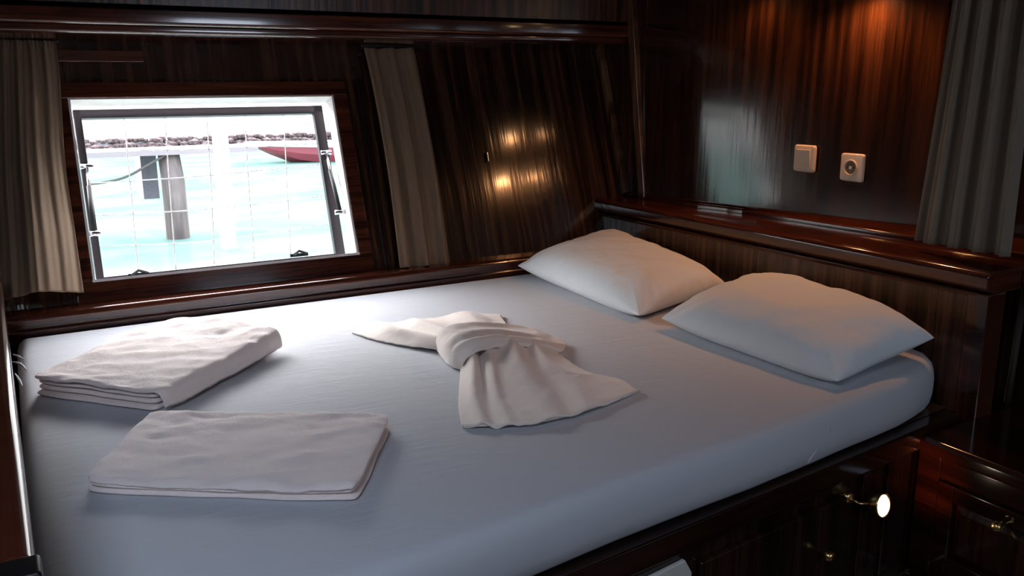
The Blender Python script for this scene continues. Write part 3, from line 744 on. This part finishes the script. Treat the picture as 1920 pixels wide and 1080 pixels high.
# near fan: neck -> hem, each curve left to right
loft([[(866, 672, .012), (900, 650, .040), (950, 642, .046), (1000, 645, .034), (1036, 657, .010)],
      [(862, 722, .006), (905, 700, .030), (965, 690, .034), (1030, 685, .026), (1098, 697, .006)],
      [(860, 765, .004), (910, 750, .016), (985, 735, .020), (1075, 712, .016), (1160, 712, .004)],
      [(866, 801, .003), (930, 800, .007), (1020, 792, .008), (1110, 768, .007), (1197, 734, .003)]], 110, 60,
     lambda s, t: (.016 * fold(s, .16 + .02 * t, .05) + .014 * fold(s, .52 + .05 * t, .09) + .008 * fold(s, .33, .035) + .008 * fold(s, .74, .06) - .008 * fold(s, .24, .04) - .007 * fold(s, .64, .05)) * (1.25 - .7 * t),
     .0045, 'near_fan', seed=1)
bm = B()
hem = [Vector(onz(*p, zt + .005)) for p in ((866, 800), (930, 799), (1020, 791), (1110, 767), (1196, 733))]
tube(bm, [catmull(hem, i / 30) + Vector((0, 0, .003)) for i in range(31)], .0028, 8); link('hem', bm, 'bow_cloth', bw, smooth=True)
# far fan, toward the window
loft([[(824, 656, .010), (830, 640, .035), (850, 628, .045), (900, 620, .045), (950, 618, .012)],
      [(760, 648, .006), (780, 632, .022), (820, 618, .030), (880, 608, .032), (948, 606, .010)],
      [(700, 636, .005), (735, 622, .018), (790, 608, .022), (860, 596, .024), (942, 598, .008)],
      [(660, 624, .003), (700, 608, .010), (770, 602, .010), (850, 592, .018), (938, 590, .006)]], 100, 50,
     lambda s, t: (.012 * fold(s, .25, .07) + .010 * fold(s, .5, .05) + .016 * fold(s, .8, .07) - .006 * fold(s, .38, .05) - .006 * fold(s, .66, .05)) * (.55 + .45 * math.sin(PI * t)),
     .0045, 'far_fan', seed=2)
# knot band wrapped over the middle and its loose tail
loft([[(820, 656, .006), (822, 632, .045), (848, 612, .070), (905, 607, .068), (970, 613, .040), (1010, 622, .022), (1057, 640, .010)],
      [(832, 672, .006), (838, 648, .050), (868, 628, .078), (920, 622, .074), (985, 628, .048), (1022, 638, .028), (1060, 650, .010)],
      [(846, 686, .006), (856, 662, .045), (884, 644, .070), (935, 636, .068), (995, 641, .046), (1030, 650, .026), (1055, 658, .008)],
      [(868, 694, .005), (872, 676, .030), (896, 658, .052), (945, 648, .052), (1000, 650, .036), (1030, 657, .016), (1040, 662, .006)]], 90, 50,
     lambda s, t: .0035 * math.sin(t * 22 + 2 * s) * math.sin(PI * min(1, s * 1.2)) + .004 * fold(s, .8, .08), .005, 'knot_band', seed=3)
adopt(bw)

# ------------------------------------------------------------------ sockets on the right wall
def plate_frame(name, label, cat, cy, cz, S=.084):
    x = xr(cy); r_ = thing(name, label, cat, (x, cy, cz))
    bm = B()
    def ring(y0, y1, z0, z1, r, xx, n=5):
        P = []
        for (yy, zz, a0) in ((y1 - r, z1 - r, 0), (y0 + r, z1 - r, 90), (y0 + r, z0 + r, 180), (y1 - r, z0 + r, 270)):
            for k in range(n + 1):
                a = math.radians(a0 + 90 * k / n); P.append(bm.verts.new((xx, yy + r * math.cos(a), zz + r * math.sin(a))))
        return P
    h = S / 2
    A = [ring(cy - h, cy + h, cz - h, cz + h, .008, x), ring(cy - h, cy + h, cz - h, cz + h, .008, x - .006), ring(cy - h + .003, cy + h - .003, cz - h + .003, cz + h - .003, .007, x - .010), ring(cy - h + .012, cy + h - .012, cz - h + .012, cz + h - .012, .004, x - .0105)]
    for a, c in zip(A, A[1:]):
        for k in range(len(a)): bm.faces.new((a[k], a[(k + 1) % len(a)], c[(k + 1) % len(a)], c[k]))
    bm.faces.new(A[0][::-1]); bm.faces.new(A[-1])
    link('face_plate', bm, 'plastic', r_, smooth=False, bevel=.001)
    return r_, x
p = onwall(1511, 297); sw_, x = plate_frame('light_switch', 'cream square light switch on the dark wall, left of the socket', 'switch', p[1], p[2])
bm = B(); y, z = p[1], p[2]
hexa(bm, [(x - .0105, y - .028, z - .028), (x - .0105, y + .028, z - .028), (x - .012, y + .028, z - .028), (x - .012, y - .028, z - .028),
          (x - .0105, y - .028, z + .028), (x - .0105, y + .028, z + .028), (x - .018, y + .028, z + .028), (x - .018, y - .028, z + .028)])
link('rocker', bm, 'plastic', sw_, bevel=.0015); adopt(sw_)
p = onwall(1600, 314); sk, x = plate_frame('wall_socket', 'cream square power socket with a round recess on the dark wall', 'socket', p[1], p[2])
bm = B(); y, z = p[1], p[2]
lathe(bm, [(.024, 0), (.024, .004), (.0225, .0055), (.0205, .005), (.0195, -.0), (.0, -.0)], (x - .010, y, z), (-1, 0, 0), 36); link('collar', bm, 'plastic', sk, smooth=False)
bm = B(); lathe(bm, [(.019, 0), (.019, .0008), (.0, .0008)], (x - .0105, y, z), (-1, 0, 0), 36); link('recess', bm, 'drape_cloth', sk)
for dy in (-.0095, .0095):
    bm = B(); lathe(bm, [(.003, 0), (.003, .0012), (.0, .0012)], (x - .011, y + dy, z), (-1, 0, 0), 16); link('pin_hole', bm, 'dark_hole', sk)
bm = B(); lathe(bm, [(.005, 0), (.005, .004), (.0, .004)], (x - .0108, y, z), (-1, 0, 0), 16); link('centre_stud', bm, 'plastic', sk)
adopt(sk)

# ------------------------------------------------------------------ drape at the right
bm = B(); rows = []; n, mm = 140, 60
for j in range(mm + 1):
    t = j / mm; yL = 1.368 + .065 * t ** 1.2; yR = 1.185 - .01 * t; zz = 1.96 - (1.96 - .872) * t; zz2 = zz + 0
    if True:
        row = []
        for i in range(n + 1):
            s = i / n; ph = s + .02 * noise.noise(Vector((s * 3, t * 1.4, 2)))
            am = .013 * (.6 + .4 * t)
            d = am * math.sin(ph * 4 * 2 * PI) + am * .35 * math.sin(ph * 11 * 2 * PI + 1.3 + t)
            row.append(bm.verts.new((2.03 + d, yL + (yR - yL) * s, zz)))
        rows.append(row)
for r0, r1 in zip(rows, rows[1:]):
    for i in range(n): bm.faces.new((r0[i], r0[i + 1], r1[i + 1], r1[i]))
tag(link('curtain', bm, 'drape_cloth', smooth=True, solid=.0015), 'long grey brown pleated curtain at the right, hanging above the headboard end', 'curtain')
bm = B(); tube(bm, [(2.03, 1.44, 1.965), (2.03, 1.1, 1.965)], .009)
for yy in (1.43, 1.11): tube(bm, [(2.03, yy, 1.965), (2.03, yy, 2.0)], .005)
tag(link('curtain_rail', bm, 'brass', smooth=True), 'brass rail at the ceiling carrying the long right curtain', 'curtain rail')

# ------------------------------------------------------------------ night cupboard
ns = thing('night_cupboard', 'low dark mahogany cupboard with a panelled door beside the bed head', 'cabinet', (1.95, .9, 0))
NX, NZ, NY0, NY1 = 1.75, .482, .55, 1.155
bm = B(); box(bm, NX + .012, 2.39, NY0, NY1 + .01, 0, NZ - .03); link('body', bm, 'shaded_wood_y', ns)
bm = B(); ext_y(bm, [(NX - .004, NZ - .034), (2.395, NZ - .034), (2.395, NZ), (NX + .004, NZ), (NX - .006, NZ - .008)], NY0, NY1 + .012); link('top', bm, 'shaded_rail_y', ns, bevel=.003)
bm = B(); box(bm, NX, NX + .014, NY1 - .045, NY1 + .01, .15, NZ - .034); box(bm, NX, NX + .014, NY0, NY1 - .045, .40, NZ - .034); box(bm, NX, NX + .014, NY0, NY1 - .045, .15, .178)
link('face_frame', bm, 'shaded_rail_y', ns, bevel=.002)
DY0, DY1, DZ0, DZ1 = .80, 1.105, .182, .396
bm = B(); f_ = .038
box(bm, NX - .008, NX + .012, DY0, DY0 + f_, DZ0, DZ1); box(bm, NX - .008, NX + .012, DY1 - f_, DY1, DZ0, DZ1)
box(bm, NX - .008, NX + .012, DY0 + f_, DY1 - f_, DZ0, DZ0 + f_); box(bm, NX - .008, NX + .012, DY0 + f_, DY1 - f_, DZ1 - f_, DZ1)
dr = link('door', bm, 'shaded_rail_y', ns, bevel=.003)
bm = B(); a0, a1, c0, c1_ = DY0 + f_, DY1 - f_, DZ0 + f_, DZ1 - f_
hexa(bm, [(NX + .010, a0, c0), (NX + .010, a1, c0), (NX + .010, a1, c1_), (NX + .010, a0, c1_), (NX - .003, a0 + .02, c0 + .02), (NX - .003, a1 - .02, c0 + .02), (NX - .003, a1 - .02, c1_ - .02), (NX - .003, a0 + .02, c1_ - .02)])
link('raised_panel', bm, 'shaded_wood_y', dr)
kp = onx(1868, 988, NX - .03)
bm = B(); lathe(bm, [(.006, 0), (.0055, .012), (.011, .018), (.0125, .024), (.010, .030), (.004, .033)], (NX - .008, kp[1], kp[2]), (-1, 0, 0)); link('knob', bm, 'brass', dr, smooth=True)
bm = B(); box(bm, NX - .025, 2.39, NY0, NY1 + .0, 0, .15); link('plinth', bm, 'shaded_rail_y', ns, bevel=.004)
adopt(ns)

# ------------------------------------------------------------------ lit brass reading lamp on the bed side
def spot(name, loc, target, energy, col, size=math.radians(110), rad=.02, blend=.6):
    l = bpy.data.lights.new(name, 'SPOT'); l.energy = energy; l.color = col; l.spot_size = size; l.spot_blend = blend; l.shadow_soft_size = rad
    o = bpy.data.objects.new(name, l); COL.objects.link(o); o.location = loc
    o.rotation_euler = (Vector(target) - Vector(loc)).to_track_quat('-Z', 'Y').to_euler(); return o
hd = Vector(ony(1655, 948, 1.10)); ax = Vector((.12, -.95, .18)).normalized()
lm = thing('berth_lamp', 'small lit brass lamp under the mattress by the cupboard', 'lamp', tuple(hd))
wl_ = Vector((hd.x - .055, sy(hd.x - .055) + .006, hd.z + .012))
bm = B(); lathe(bm, [(.014, 0), (.014, .004), (.010, .008), (.0, .009)], wl_, (-.1, -1, 0)); link('wall_rose', bm, 'brass', lm, smooth=True)
bm = B(); tube(bm, [wl_, wl_ + Vector((0, -.03, 0)), hd - ax * .02], .0035); link('arm', bm, 'brass', lm, smooth=True)
bm = B(); lathe(bm, [(.010, -.03), (.019, -.026), (.024, -.012), (.0275, 0), (.0275, .003), (.0235, .003), (.0235, -.001), (.0, -.001)], hd, ax, 32); link('shade', bm, 'brass', lm, smooth=True)
bm = B(); lathe(bm, [(.023, 0), (.020, .004), (.012, .0065), (.0, .0075)], hd, ax, 32); link('lens', bm, 'lens_glow', lm, smooth=True)
adopt(lm)
spot('berth_lamp_light', hd + ax * .012, (1.75, 1.135, hd.z + .01), .9, (1, .26, .09), math.radians(62), .01, 1)

# wall lamps above the pillows, just over the picture: they throw the warm glow on the panelling
def sconce(y, z, label, en, x=None):
    x = x or xr(y)
    s = thing('wall_lamp', label, 'lamp', (x, y, z))
    bm = B(); lathe(bm, [(.03, 0), (.03, .006), (.022, .012), (.0, .014)], (x, y, z + .05), (-1, 0, 0)); link('wall_rose', bm, 'brass', s, smooth=True)
    bm = B(); tube(bm, [(x - .01, y, z + .05), (x - .05, y, z + .06), (x - .07, y, z + .045)], .005); link('arm', bm, 'brass', s, smooth=True)
    bm = B(); lathe(bm, [(.012, .045), (.02, .04), (.026, .015), (.03, -.01), (.027, -.01), (.022, .013), (.0, .03)], (x - .07, y, z), (0, 0, 1), 28); link('shade', bm, 'brass', s, smooth=True)
    bm = B(); lathe(bm, [(.0, .012), (.016, .008), (.02, -.006), (.013, -.018), (.0, -.022)], (x - .07, y, z), (0, 0, 1), 24); link('bulb', bm, 'lamp_glow', s, smooth=True)
    adopt(s)
    spot('wall_lamp_light', (x - .07, y, z - .03), (x - .06, y, 0), en, (1, .42, .16), math.radians(150), .02, .8)
sconce(1.745, 1.575, 'small lit brass wall lamp over the gap between the pillows', 3.7)
sconce(2.10, 1.60, 'small lit brass wall lamp over the pillow nearer the window', .9)
